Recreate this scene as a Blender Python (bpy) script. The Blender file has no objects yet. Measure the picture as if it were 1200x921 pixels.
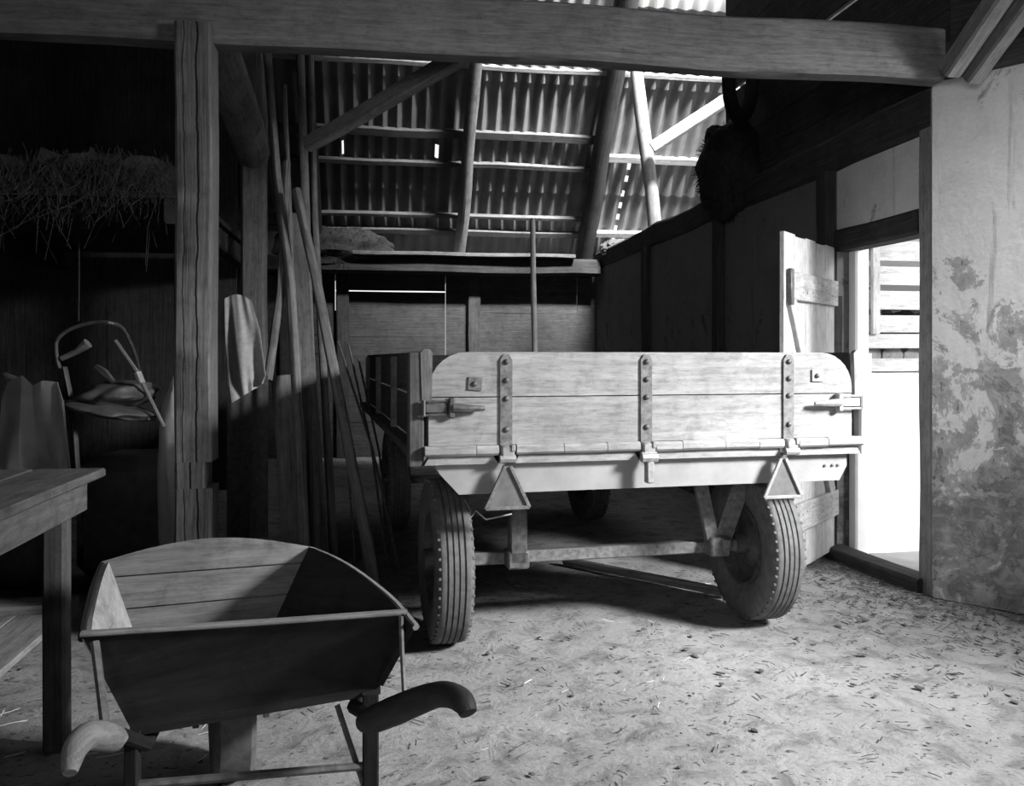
import bpy, bmesh, math, random
from mathutils import Vector, Matrix, noise
rnd = random.Random(11)
SC = bpy.context.scene
COL = SC.collection
V = Vector
# ------------------------------------------------------------------ camera frame -> barn frame
YAW = math.radians(9.09)
CY, SY = math.cos(YAW), math.sin(YAW)
EYE, FPX, CX, HZ = 1.36, 1000.0, 600.0, 420.0
def c2w(X, Y, z): return V((X*CY + Y*SY, -X*SY + Y*CY, z))
def at(px, py, Y): return c2w((px-CX)/FPX*Y, Y, EYE-(py-HZ)/FPX*Y)
def at_v(px, py, v):
    k = (px-CX)/FPX; return at(px, py, v/(CY-k*SY))
def at_x(px, py, x):
    k = (px-CX)/FPX; return at(px, py, x/(k*CY+SY))
def at_z(px, py, z): return at(px, py, (EYE-z)*FPX/(py-HZ))

# ------------------------------------------------------------------ materials (the photograph is black and white)
def g4(v): return (v, v, v, 1)
class NT:
    def __init__(s, name, rough=.8, metallic=0., spec=.3):
        s.m = bpy.data.materials.new(name); s.m.use_nodes = True
        s.t = s.m.node_tree; s.b = s.t.nodes['Principled BSDF']
        s.b.inputs['Roughness'].default_value = rough
        s.b.inputs['Metallic'].default_value = metallic
        s.b.inputs['Specular IOR Level'].default_value = spec
    def n(s, typ, **kw):
        nd = s.t.nodes.new(typ)
        for k, v in kw.items():
            if k in nd.inputs: nd.inputs[k].default_value = v
            else: setattr(nd, k, v)
        return nd
    def l(s, a, b): s.t.links.new(a, b)
    def vec(s, kind, scale):
        tc = s.n('ShaderNodeTexCoord'); mp = s.n('ShaderNodeMapping')
        mp.inputs['Scale'].default_value = scale
        s.l(tc.outputs[kind], mp.inputs['Vector']); return mp.outputs['Vector']
    def noise(s, vec, scale, detail=6, rough=.6, dist=0.):
        nd = s.n('ShaderNodeTexNoise'); nd.inputs['Scale'].default_value = scale
        nd.inputs['Detail'].default_value = detail; nd.inputs['Roughness'].default_value = rough
        nd.inputs['Distortion'].default_value = dist
        s.l(vec, nd.inputs['Vector']); return nd.outputs['Fac']
    def ramp(s, fac, stops):
        r = s.n('ShaderNodeValToRGB'); e = r.color_ramp.elements
        while len(e) < len(stops): e.new(.5)
        for el, (p, v) in zip(e, stops): el.position = p; el.color = g4(v)
        s.l(fac, r.inputs['Fac']); return r.outputs['Color']
    def mix(s, fac, a, b, mode='MIX'):
        m = s.n('ShaderNodeMix', data_type='RGBA', blend_type=mode)
        for k, x in ((0, fac), (6, a), (7, b)):
            sock = m.inputs[k]
            if isinstance(x, (int, float)): sock.default_value = x if k == 0 else g4(x)
            else: s.l(x, sock)
        return m.outputs[2]
    def bump(s, h, strength, dist=.01, prev=None):
        b = s.n('ShaderNodeBump'); b.inputs['Strength'].default_value = strength; b.inputs['Distance'].default_value = dist
        s.l(h, b.inputs['Height'])
        if prev: s.l(prev, b.inputs['Normal'])
        s.l(b.outputs['Normal'], s.b.inputs['Normal']); return b.outputs['Normal']
    def out(s, col): s.l(col, s.b.inputs['Base Color']); return s.m

def wood(name, lo, hi, along=1.6, across=55, crack=.75, blotch=.35, bump=.5, rough=.85, crackw=.30, splits=()):
    t = NT(name, rough, 0, .2)
    v = t.vec('UV', (along, across, 1)); f = t.noise(v, 1.0, 8, .62, .35)
    col = t.ramp(f, [(.28, lo), (.72, hi)])
    v2 = t.vec('Object', (1, 1, 1)); f2 = t.noise(v2, 2.6, 5, .6)
    col = t.mix(1.0, col, t.ramp(f2, [(.32, 1-blotch), (.66, 1.0)]), 'MULTIPLY')
    f4 = t.noise(t.vec('UV', (9, 60, 1)), 1.0, 6, .75, .4)
    col = t.mix(1.0, col, t.ramp(f4, [(.30, .62), (.56, 1.06)]), 'MULTIPLY')
    f5 = t.noise(v2, 9, 7, .72, .3)
    col = t.mix(1.0, col, t.ramp(f5, [(.33, 1-blotch*.9), (.50, 1.0)]), 'MULTIPLY')
    v3 = t.vec('UV', (.5, 26, 3)); f3 = t.noise(v3, 1.0, 4, .55, .5)
    ck = t.ramp(f3, [(crackw, 1-crack), (crackw+.035, 1.0)])
    col = t.mix(1.0, col, ck, 'MULTIPLY')
    for pos, wd in splits:
        sp = t.n('ShaderNodeSeparateXYZ'); tc = t.n('ShaderNodeTexCoord'); t.l(tc.outputs['UV'], sp.inputs[0])
        nz = t.noise(t.vec('UV', (1.4, .01, pos*50)), 2.0, 5, .6)
        a = t.n('ShaderNodeMath', operation='MULTIPLY_ADD'); t.l(nz, a.inputs[0]); a.inputs[1].default_value = .055; t.l(sp.outputs[1], a.inputs[2])
        b_ = t.n('ShaderNodeMath', operation='SUBTRACT'); t.l(a.outputs[0], b_.inputs[0]); b_.inputs[1].default_value = pos+.0275
        c_ = t.n('ShaderNodeMath', operation='ABSOLUTE'); t.l(b_.outputs[0], c_.inputs[0])
        d_ = t.n('ShaderNodeMath', operation='MULTIPLY'); t.l(c_.outputs[0], d_.inputs[0]); d_.inputs[1].default_value = 1/wd
        sk = t.ramp(d_.outputs[0], [(.35, .12), (1.0, 1.0)]); col = t.mix(1.0, col, sk, 'MULTIPLY'); ck = t.mix(1.0, ck, sk, 'MULTIPLY')
    h = t.mix(.5, f, ck)
    t.bump(h, bump, .012)
    return t.out(col)
def metal(name, lo, hi, rough=.55, metallic=.35, sc=30):
    t = NT(name, rough, metallic, .4)
    f = t.noise(t.vec('Object', (1, 1, 1)), sc, 6, .65)
    t.bump(f, .25, .004)
    return t.out(t.ramp(f, [(.3, lo), (.7, hi)]))
def plain(name, lo, hi, sc=8, rough=.9, bump=.3, dist=.01, detail=7, spec=.2):
    t = NT(name, rough, 0, spec)
    f = t.noise(t.vec('Object', (1, 1, 1)), sc, detail, .65)
    t.bump(f, bump, dist)
    return t.out(t.ramp(f, [(.3, lo), (.7, hi)]))

def plaster(name, base, patches=.5, dark=.16, brickup=.575):
    t = NT(name, .92, 0, .15)
    uv = t.vec('UV', (1, 1, 1))
    big = t.noise(uv, 1.1, 7, .66, .5); mid = t.noise(uv, 3.7, 8, .7, .3); fine = t.noise(uv, 38, 6, .7)
    pl = t.ramp(mid, [(.25, base*.72), (.5, base), (.75, base*1.15)])
    pl = t.mix(.35, pl, t.ramp(fine, [(.3, base*.75), (.7, base*1.2)]))
    # streaks running down the wall
    st = t.noise(t.vec('UV', (9, .7, 1)), 1.0, 5, .6, .2)
    pl = t.mix(1.0, pl, t.ramp(st, [(.30, .55), (.37, 1.0)]), 'MULTIPLY')
    br = t.n('ShaderNodeTexBrick'); t.l(uv, br.inputs['Vector'])
    br.inputs['Scale'].default_value = 1.0; br.inputs['Brick Width'].default_value = .25; br.inputs['Row Height'].default_value = .078
    br.inputs['Mortar Size'].default_value = .010; br.inputs['Mortar Smooth'].default_value = .3
    br.inputs['Color1'].default_value = g4(dark*.85); br.inputs['Color2'].default_value = g4(dark*1.35); br.inputs['Mortar'].default_value = g4(base*.62)
    bcol = t.mix(.78, br.outputs['Color'], t.ramp(t.noise(uv, 7, 8, .75, .6), [(.32, dark*.55), (.5, dark*1.3), (.68, base*.8)]))
    sep = t.n('ShaderNodeSeparateXYZ'); t.l(uv, sep.inputs[0])
    mr = t.n('ShaderNodeMapRange'); mr.inputs[1].default_value = .3; mr.inputs[2].default_value = 2.2
    mr.inputs[3].default_value = .10*patches*2; mr.inputs[4].default_value = -.10; t.l(sep.outputs[1], mr.inputs[0])
    pat = t.noise(t.vec('UV', (1.3, 1, 1)), 3.0, 10, .76, .5)
    def thr(lo):
        ad = t.n('ShaderNodeMath', operation='ADD'); t.l(pat, ad.inputs[0]); t.l(mr.outputs[0], ad.inputs[1])
        return t.ramp(ad.outputs[0], [(lo, 0), (lo+.03, 1)])
    m = thr(brickup-.0); m2 = thr(brickup-.09)
    under = t.ramp(t.noise(uv, 11, 8, .7), [(.3, base*.34), (.7, base*.72)])
    col = t.mix(m2, pl, under); col = t.mix(m, col, bcol)
    h = t.mix(.45, t.ramp(m, [(0, 1), (1, .2)]), mid)
    nb = t.bump(h, .7, .018); t.bump(fine, .25, .004, nb)
    return t.out(col)

def dirt(name):
    t = NT(name, .95, 0, .12)
    o = t.vec('Object', (1, 1, 1))
    a = t.noise(o, .9, 6, .6, .3); b = t.noise(o, 6.5, 8, .68, .4); c = t.noise(o, 60, 6, .7)
    col = t.ramp(a, [(.3, .22), (.68, .37)])
    col = t.mix(1.0, col, t.ramp(b, [(.36, .58), (.52, 1.0)]), 'MULTIPLY')
    col = t.mix(1.0, col, t.ramp(c, [(.3, .84), (.62, 1.06)]), 'MULTIPLY')
    sp = t.noise(t.vec('Object', (1, 1.6, 1)), 26, 4, .55, .8)
    col = t.mix(1.0, col, t.ramp(sp, [(.335, .28), (.38, 1.0)]), 'MULTIPLY')
    nb = t.bump(b, .6, .03); t.bump(c, .25, .006, nb)
    return t.out(col)
def translucent(name, v):
    m = bpy.data.materials.new(name); m.use_nodes = True; t = m.node_tree
    t.nodes.remove(t.nodes['Principled BSDF'])
    tr = t.nodes.new('ShaderNodeBsdfTranslucent'); df = t.nodes.new('ShaderNodeBsdfDiffuse'); mx = t.nodes.new('ShaderNodeMixShader')
    nz = t.nodes.new('ShaderNodeTexNoise'); nz.inputs['Scale'].default_value = 5
    rp = t.nodes.new('ShaderNodeValToRGB'); rp.color_ramp.elements[0].color = g4(v*.8); rp.color_ramp.elements[1].color = g4(v)
    t.links.new(nz.outputs['Fac'], rp.inputs['Fac']); t.links.new(rp.outputs['Color'], tr.inputs['Color']); t.links.new(rp.outputs['Color'], df.inputs['Color'])
    mx.inputs[0].default_value = .25
    t.links.new(tr.outputs[0], mx.inputs[1]); t.links.new(df.outputs[0], mx.inputs[2])
    t.links.new(mx.outputs[0], t.nodes['Material Output'].inputs['Surface'])
    return m

M = dict(
    beam=wood('beam_wood', .14, .25, 3.0, 55, .6, .3, .6),
    post=wood('post_wood', .10, .22, 1.6, 70, .85, .3, .8, crackw=.31, splits=((.055, .006), (.115, .003), (-.02, .003))),
    dark_timber=wood('dark_timber', .028, .07),
    grey_timber=wood('grey_timber', .11, .21),
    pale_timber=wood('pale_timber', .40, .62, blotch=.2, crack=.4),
    jamb=wood('jamb_wood', .20, .32, 1.2, 50),
    pole=wood('pole_wood', .12, .24, 1.5, 40),
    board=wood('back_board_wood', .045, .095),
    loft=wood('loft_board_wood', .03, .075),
    tail=wood('tailgate_wood', .28, .40, .8, 40, .35, .3, .25, crackw=.26),
    rail=wood('trailer_rail_paint', .29, .40, 2.0, 14, .5, .25, .35, crackw=.28),
    frame=plain('trailer_frame_paint', .23, .34, 5, .6, .12, .006),
    trailer_dark=wood('trailer_side_wood', .07, .14),
    steel=metal('dark_steel', .05, .15),
    strap=metal('strap_steel', .08, .22, .6, .3, 40),
    pale_steel=metal('worn_steel', .22, .38, .5, .3),
    rubber=plain('tyre_rubber', .075, .15, 25, .75, .3, .004, 5, .35),
    rim=metal('wheel_rim_steel', .05, .12),
    reflector=plain('reflector_plastic', .10, .17, 14, .5, .1, .003),
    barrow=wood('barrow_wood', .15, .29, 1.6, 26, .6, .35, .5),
    barrow_shade=wood('barrow_shade_wood', .012, .030, 1.6, 26),  # dark barrow wood, lowered further for the faces turned from the light
    barrow_lit=wood('barrow_lit_wood', .38, .55, 1.6, 20, .4),  # whitish inner side; the key light falling on it is in the colour
    rim_wood=wood('barrow_edge_wood', .24, .40, 2, 30),
    grip_dark=wood('dark_grip_wood', .025, .06, 3, 40, .4, .3, .3, .6),
    grip_pale=wood('worn_grip_wood', .22, .38, 3, 40, .4),
    bench=wood('bench_wood', .10, .19, 1.4, 30, .6, .35),
    bench_leg=wood('bench_leg_wood', .07, .14, 1.0, 30),
    platform=wood('platform_wood', .26, .40, 1.2, 20),
    door=wood('door_paint', .40, .56, 1.0, 30, .35, .2, .3, crackw=.26),
    door_batten=wood('door_batten_paint', .36, .52, 1.2, 20, .3),
    white=plain('whitewash', .78, .88, 4, .9, .2),
    rack=wood('rack_wood', .5, .64, 1.2, 20, .3, .2),
    firewood=wood('firewood', .18, .34, 2, 20),
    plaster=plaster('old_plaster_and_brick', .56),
    plaster_far=plaster('shaded_plaster', .15, .3, .06, .60),  # darker copy of the door wall plaster, its falloff into shade in the base
    dirt=dirt('trodden_dirt_floor'),
    yard=plain('yard_ground', .28, .38, 6, .95, .4),
    sheet=plain('corrugated_sheet', .13, .22, 3, .8, .15, .004),
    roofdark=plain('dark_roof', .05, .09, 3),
    skylight=translucent('skylight_sheet', .85),
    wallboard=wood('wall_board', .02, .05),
    cloth=plain('sack_cloth', .30, .42, 40, .95, .3, .003),
    darkcloth=plain('dark_cloth', .045, .09, 30, .95, .3, .004),
    tarp=plain('tarpaulin', .34, .52, 6, .6, .25, .006, 6, .4),
    leather=plain('dark_leather', .05, .11, 12, .5, .2, .004, 6, .4),
    hay=plain('hay_straw', .05, .13, 30, .9, .1),
    hay_dark=plain('dark_hay', .025, .065, 25, .95, .4),
    straw=plain('pale_straw', .5, .75, 20, .8, .0),
    litter=plain('dark_litter', .06, .15, 20, .95, .0),
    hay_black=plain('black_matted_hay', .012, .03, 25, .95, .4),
    rope=plain('rope_fibre', .03, .07, 60),
)

# ------------------------------------------------------------------ mesh builder
def perp(d):
    a = V((0, 0, 1)) if abs(d.z) < .9 else V((1, 0, 0))
    p = d.cross(a).normalized(); return p, d.cross(p).normalized()
def cr(pts, n=4, rs=None):
    """smooth curve through points (and radii)"""
    pts = [V(p) for p in pts]; out = []; ro = []
    for i in range(len(pts)-1):
        a, b, c, d = pts[max(i-1, 0)], pts[i], pts[i+1], pts[min(i+2, len(pts)-1)]
        for k in range(n):
            t = k/n
            out.append(.5*((2*b)+(c-a)*t+(2*a-5*b+4*c-d)*t*t+(3*b-a-3*c+d)*t**3))
            if rs: ro.append(rs[i]*(1-t)+rs[i+1]*t)
    out.append(pts[-1])
    if rs: return out, ro+[rs[-1]]
    return out
class MB:
    def __init__(s): s.v = []; s.f = []; s.uv = []; s.sm = []
    def add(s, verts, faces, g=None, uvs=None, smooth=False, off=None):
        b = len(s.v); s.v += [V(x) for x in verts]
        if uvs is None:
            if g is None:
                ex = [max(x[i] for x in verts)-min(x[i] for x in verts) for i in range(3)]
                g = [V((1, 0, 0)), V((0, 1, 0)), V((0, 0, 1))][ex.index(max(ex))]
            g = V(g).normalized(); p, q = perp(g)
            o1, o2 = off if off else (rnd.uniform(0, 9), rnd.uniform(0, 9))
        for i, f in enumerate(faces):
            s.f.append([b+k for k in f]); s.sm.append(smooth)
            if uvs is None:
                s.uv.append([(V(verts[k]).dot(g)+o1, V(verts[k]).dot(p)+.87*V(verts[k]).dot(q)+o2) for k in f])
            else: s.uv.append(uvs[i])
        return s
    def box(s, c, size, rot=None, bev=0., g=None):
        bm = bmesh.new(); bmesh.ops.create_cube(bm, size=1)
        for v in bm.verts: v.co = V((v.co.x*size[0], v.co.y*size[1], v.co.z*size[2]))
        if bev: bmesh.ops.bevel(bm, geom=bm.edges[:], offset=bev, segments=1, profile=.5, affect='EDGES')
        return s._take(bm, c, rot, g)
    def _take(s, bm, c, rot, g, smooth=False):
        if rot is None: rot = Matrix.Identity(3)
        elif not isinstance(rot, Matrix): rot = Matrix.Rotation(rot, 3, 'Z')
        bm.verts.index_update()
        vs = [rot @ v.co + V(c) for v in bm.verts]; fs = [[v.index for v in f.verts] for f in bm.faces]
        if g is None:
            ex = [max(v.co[i] for v in bm.verts)-min(v.co[i] for v in bm.verts) for i in range(3)]
            g = rot @ [V((1, 0, 0)), V((0, 1, 0)), V((0, 0, 1))][ex.index(max(ex))]
        bm.free(); return s.add(vs, fs, g, smooth=smooth)
    def ico(s, c, size, sub=3, disp=.0, fr=3., seed=0, rot=None):
        bm = bmesh.new(); bmesh.ops.create_icosphere(bm, subdivisions=sub, radius=1)
        for v in bm.verts:
            n = 1 + disp*(noise.noise(v.co*fr + V((seed*7.3, seed*3.1, seed))))
            v.co = V((v.co.x*size[0]*n, v.co.y*size[1]*n, v.co.z*size[2]*n))
        return s._take(bm, c, rot, V((1, 0, 0)), True)
    def tube(s, pts, r, n=10, cap=True, wob=0., smooth=True, sq=None):
        pts = [V(p) for p in pts]; rs = list(r) if isinstance(r, (list, tuple)) else [r]*len(pts)
        d0 = (pts[1]-pts[0]).normalized(); p, q = perp(d0); vs = []; L = 0.; Ls = []; o = rnd.uniform(0, 9)
        for i, P in enumerate(pts):
            a = pts[max(i-1, 0)]; b = pts[min(i+1, len(pts)-1)]; d = (b-a).normalized()
            p = (p - d*p.dot(d)).normalized(); q = d.cross(p).normalized()
            if i: L += (P-pts[i-1]).length
            Ls.append(L)
            for k in range(n):
                th = 2*math.pi*k/n; rr = rs[i]
                if wob: rr *= 1+wob*noise.noise(V((math.cos(th)*1.2, math.sin(th)*1.2+o, L*3.0)))
                dy = q*math.sin(th)*rr*(sq if sq else 1)
                vs.append(P + p*math.cos(th)*rr + dy)
        fs = []; uvs = []
        for i in range(len(pts)-1):
            for k in range(n):
                k2 = (k+1) % n; fs.append([i*n+k, i*n+k2, (i+1)*n+k2, (i+1)*n+k])
                c0 = 2*math.pi*rs[i]*k/n; c1 = 2*math.pi*rs[i]*(k+1)/n
                uvs.append([(Ls[i]+o, c0+o), (Ls[i]+o, c1+o), (Ls[i+1]+o, c1+o), (Ls[i+1]+o, c0+o)])
        s.add(vs, fs, uvs=uvs, smooth=smooth)
        if cap:
            m = len(pts)-1
            for ring, rev in ((0, True), (m, False)):
                idx = list(range(n)); idx = idx[::-1] if rev else idx
                s.add([vs[ring*n+k] for k in range(n)], [idx], uvs=[[(o+.02*k, .2) for k in idx]])
        return s
    def bar(s, p0, p1, w, h, up=(0, 0, 1), segs=6, wob=.0, ch=.12, jit=.0, taper=1., off=None):
        """squared timber with chamfered edges: w sideways, h along up"""
        p0, p1 = V(p0), V(p1); d = (p1-p0).normalized(); up = V(up)
        sx = d.cross(up).normalized(); u2 = sx.cross(d).normalized(); c = ch*min(w, h)
        o = rnd.uniform(0, 9) if off is None else off; vs = []; Lg = (p1-p0).length; segs = max(1, segs)
        for i in range(segs+1):
            t = i/segs; k = 1+(taper-1)*t
            P = p0.lerp(p1, t) + sx*wob*noise.noise(V((t*Lg*1.1+o, 0, o))) + u2*wob*noise.noise(V((t*Lg*1.1+o, 5, o)))
            a, b = w/2*k, h/2*k
            for m_, (x, y) in enumerate([(-a+c, -b), (a-c, -b), (a, -b+c), (a, b-c), (a-c, b), (-a+c, b), (-a, b-c), (-a, -b+c)]):
                j = 1+jit*noise.noise(V((t*Lg*2.3+o, m_*1.7, o)))
                vs.append(P + sx*x*j + u2*y*j)
        per = [0, w-2*c, w-c, w+h-3*c, w+h-2*c, 2*w+h-4*c, 2*w+h-3*c, 2*w+2*h-5*c, 2*w+2*h-4*c]
        fs = []; uvs = []
        for i in range(segs):
            for k in range(8):
                k2 = (k+1) % 8; fs.append([i*8+k, i*8+k2, (i+1)*8+k2, (i+1)*8+k])
                u0, u1 = Lg*i/segs+o, Lg*(i+1)/segs+o
                uvs.append([(u0, per[k]+o), (u0, per[k+1]+o), (u1, per[k+1]+o), (u1, per[k]+o)])
        fs.append(list(range(8))[::-1]); uvs.append([(o+.01*k, o) for k in range(8)])
        fs.append([segs*8+k for k in range(8)]); uvs.append([(o+.01*k, o+.3) for k in range(8)])
        return s.add(vs, fs, uvs=uvs)
    def prism(s, poly, depth, mat=None, g=None, smooth=False):
        """poly in local x,z plane, thickness along +y, placed by 4x4 mat"""
        mat = mat or Matrix.Identity(4); n = len(poly)
        a = [mat @ V((x, 0, z)) for x, z in poly]; b = [mat @ V((x, depth, z)) for x, z in poly]
        fs = [list(range(n)), [n+k for k in range(n)][::-1]] + [[k, n+k, n+(k+1) % n, (k+1) % n] for k in range(n)]
        gg = mat.to_3x3() @ (V(g) if g else V((1, 0, 0)))
        return s.add(a+b, fs, gg)
    def lathe(s, prof, c, n=40, axis='X', smooth=True):
        """closed profile [(radius, along)] turned about an axis through c"""
        vs = []; m = len(prof)
        for k in range(n):
            th = 2*math.pi*k/n; cs, sn = math.cos(th), math.sin(th)
            for r, a in prof:
                p = {'X': (a, r*cs, r*sn), 'Y': (r*cs, a, r*sn), 'Z': (r*cs, r*sn, a)}[axis]
                vs.append(V(p)+V(c))
        fs = [[k*m+i, k*m+(i+1) % m, ((k+1) % n)*m+(i+1) % m, ((k+1) % n)*m+i] for k in range(n) for i in range(m)]
        return s.add(vs, fs, V((1, 0, 0)), smooth=smooth)
    def grid(s, rows, closed=False, smooth=True, g=None):
        n = len(rows[0]); vs = [p for r in rows for p in r]
        fs = [[i*n+k, i*n+k+1, (i+1)*n+k+1, (i+1)*n+k] for i in range(len(rows)-1) for k in range(n-1)]
        return s.add(vs, fs, g or V((1, 0, 0)), smooth=smooth)
    def panel(s, bot, top, th, g=None, steps=5):
        """thick board between a bottom and a top polyline"""
        bot = [V(b) for b in bot]; top = [V(t) for t in top]; n = len(bot); m = steps+1
        nr = (bot[-1]-bot[0]).cross(top[0]-bot[0]).normalized()*th
        F = [b.lerp(t, j/steps) for j in range(m) for b, t in zip(bot, top)]; k = len(F)
        vs = F+[p+nr for p in F]; fs = []
        for j in range(steps):
            for i in range(n-1):
                q = [j*n+i, j*n+i+1, (j+1)*n+i+1, (j+1)*n+i]; fs.append(q); fs.append([k+x for x in q[::-1]])
            for i in (0, n-1): fs.append([j*n+i, (j+1)*n+i, k+(j+1)*n+i, k+j*n+i])
        for j in (0, steps):
            for i in range(n-1): fs.append([j*n+i, j*n+i+1, k+j*n+i+1, k+j*n+i])
        return s.add(vs, fs, g or (bot[-1]-bot[0]), smooth=True)
    def strand(s, p, d, L, w, bend=.3, segs=3):
        """one stalk: a thin three-sided rod"""
        d = V(d).normalized(); a, b = perp(d); q = a*rnd.uniform(-1, 1)+b*rnd.uniform(-1, 1)
        pts = [V(p)+d*(L*i/segs)+q*(bend*L*(i/segs)**2) for i in range(segs+1)]
        return s.tube(pts, w, 3, cap=False, smooth=False)
    def build(s, name, mat, parent=None, world=False, recentre=True):
        me = bpy.data.meshes.new(name); vs = s.v; loc = V((0, 0, 0))
        if parent is not None and world:
            inv = XF[parent.name].inverted(); vs = [inv @ v for v in vs]
        elif parent is None and recentre:
            mn = [min(v[i] for v in vs) for i in range(3)]; mx = [max(v[i] for v in vs) for i in range(3)]
            loc = V(((mn[0]+mx[0])/2, (mn[1]+mx[1])/2, mn[2])); vs = [v-loc for v in vs]
        me.from_pydata([tuple(v) for v in vs], [], s.f)
        me.update()
        ul = me.uv_layers.new(name='UVMap'); i = 0
        for p, fu in zip(me.polygons, s.uv):
            p.use_smooth = s.sm[p.index]
            for k, u in zip(p.loop_indices, fu): ul.data[k].uv = u
        me.materials.append(M[mat])
        bm = bmesh.new(); bm.from_mesh(me); bmesh.ops.remove_doubles(bm, verts=bm.verts, dist=1e-6)
        bmesh.ops.recalc_face_normals(bm, faces=bm.faces); bm.to_mesh(me); bm.free()
        me.set_sharp_from_angle(angle=math.radians(38))
        o = bpy.data.objects.new(name, me); COL.objects.link(o)
        o.location = loc
        if parent is not None: o.parent = parent
        return o
XF = {}
def thing(name, label, cat, loc=(0, 0, 0), rz=0., group=None):
    o = bpy.data.objects.new(name, None); COL.objects.link(o); o.empty_display_size = .1
    o.location = loc; o.rotation_euler = (0, 0, rz)
    XF[o.name] = Matrix.Translation(V(loc)) @ Matrix.Rotation(rz, 4, 'Z')
    return tag(o, label, cat, group)
def tag(o, label, cat, group=None, kind=None):
    o['label'] = label; o['category'] = cat
    if group: o['group'] = group
    if kind: o['kind'] = kind
    return o
def struct(o, label=None):
    o['kind'] = 'structure'
    if label: o['label'] = label
    return o

# ================================================================== THE SETTING
EAVE_V, EAVE_Z, SLOPE = 12.0, 2.75, 1.19
RIDGE_V = 5.0; RIDGE_Z = EAVE_Z + (EAVE_V-RIDGE_V)*SLOPE
def roof_z(v): return EAVE_Z + (EAVE_V-v)*SLOPE
# floor: trodden dirt with slight unevenness
mb = MB(); rows = []
nx, ny = 90, 110
for j in range(ny+1):
    y = -2.1 + 14.4*j/ny; rows.append([V((-5.2+9.9*i/nx, y, .010*noise.noise(V((i*.35, j*.35, 0)))-.006)) for i in range(nx+1)])
mb.grid(rows); struct(mb.build('floor', 'dirt', recentre=False), 'trodden dirt floor of the barn strewn with straw')
# wall with the door: x = 3.15, studs, plaster
WX, WT = 3.15, .15
D0, D1, DH = 4.56, 5.47, 2.10
def wallbox(mb, p0, p1, th, z0, z1, side=1):
    """plaster slab from p0 to p1 in plan; uv = metres along and up"""
    p0, p1 = V(p0).to_2d(), V(p1).to_2d(); d = (p1-p0); L = d.length; d /= L; nrm = V((d.y, -d.x))*th*side
    c = [p0, p1, p1+nrm, p0+nrm]; vs = [V((q.x, q.y, z)) for z in (z0, z1) for q in c]
    u = [0, L, L, 0]; o = p0.y*1.0+3
    fs = [[0, 1, 5, 4], [2, 3, 7, 6], [1, 2, 6, 5], [3, 0, 4, 7], [4, 5, 6, 7], [3, 2, 1, 0]]
    uv = []
    for f in fs:
        if f in ([1, 2, 6, 5], [3, 0, 4, 7]): uv.append([(o+(0 if k in (f[0], f[3]) else th), vs[k].z) for k in f])
        else: uv.append([(o+u[k % 4], vs[k].z) for k in f])
    mb.add(vs, fs, uvs=uv)
PZ = 2.66        # underside of the wall plate
mb = MB()
wallbox(mb, (WX, D0), (WX, D1), WT, DH+.14, PZ)
struct(mb.build('wall_door_side', 'plaster', recentre=False), 'old plaster panel over the bright doorway')
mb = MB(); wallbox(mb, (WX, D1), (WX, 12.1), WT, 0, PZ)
struct(mb.build('wall_far_side', 'plaster_far', recentre=False), 'long plaster wall behind the open door, its shade put into the colour')
SP = V((4.06, 3.2))
mb = MB(); wallbox(mb, (WX-.02, 4.42), (SP.x, SP.y), .2, 0, 2.98, -1)
struct(mb.build('wall_splayed', 'plaster', recentre=False), 'pale plaster wall with patches of bare brick beside the doorway')
mb = MB()
wallbox(mb, (4.06, 3.2), (4.06, 3.05), .2, 0, 2.98, -1); wallbox(mb, (4.06, .5), (4.06, -2.1), .2, 0, 2.98, -1); wallbox(mb, (4.06, 3.05), (4.06, .5), .2, 0, 2.0, -1); wallbox(mb, (4.06, 3.25), (4.06, -2.1), .2, 3.06, 7.5, -1)
struct(mb.build('wall_gateway', 'plaster', recentre=False))
# outer shell
mb = MB(); wallbox(mb, (-5.1, -2.1), (-5.1, 12.1), .15, 0, 11.0, -1)
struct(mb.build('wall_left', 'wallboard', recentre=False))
mb = MB()
wallbox(mb, (-5.1, -2.05), (-2.25, -2.05), .15, 0, 2.9); wallbox(mb, (-.15, -2.05), (6.3, -2.05), .15, 0, 2.9); wallbox(mb, (-2.25, -2.05), (-.15, -2.05), .15, 0, 1.4); wallbox(mb, (-2.25, -2.05), (-.15, -2.05), .15, 2.7, 2.9)
struct(mb.build('wall_front', 'wallboard', recentre=False))
mb = MB(); wallbox(mb, (6.3, -2.1), (6.3, 12.1), .1, 2.9, 11.1)
struct(mb.build('wall_gable', 'wallboard', recentre=False))
# back wall: weathered boards with gaps that let daylight in
mb = MB()
def hboard(x0, x1, z0, z1, y=12.0, th=.03, tilt=0.):
    mb.bar((x0, y, (z0+z1)/2), (x1, y+rnd.uniform(-.004, .004), (z0+z1)/2), th, z1-z0, (0, tilt, 1), 8, .004, .05)
xa = at_v(522, 340, 12).x; xl = at_v(393, 340, 12).x; xr = at_v(676, 340, 12).x
for z0, z1 in ((-.1, .44), (.42, .86), (.84, 1.27)): hboard(-5.1, 3.3, z0, z1)
for z0, z1 in ((1.25, 1.68), (1.66, 2.02)): hboard(-5.1, xa-.003, z0, z1); hboard(xa+.003, 3.3, z0, z1)
for x0, x1 in ((-5.1, xl-.004), (xl+.004, xa-.003), (xa+.003, xr-.004), (xr+.004, 3.3)):
    hboard(x0, x1, 2.0, 2.285)
    hboard(x0, x1, 2.303 if x0 == xl+.004 else 2.27, 2.6)
for x in (at_v(555, 350, 12).x, -1.2, -3.2, at_v(402, 350, 12).x): mb.bar((x, 11.93, 0), (x, 11.93, 2.5), .17, .10, (0, 1, 0), 6, .01)
struct(mb.build('wall_back', 'board', recentre=False), 'far wall of dark weathered boards with gaps of daylight')
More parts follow.
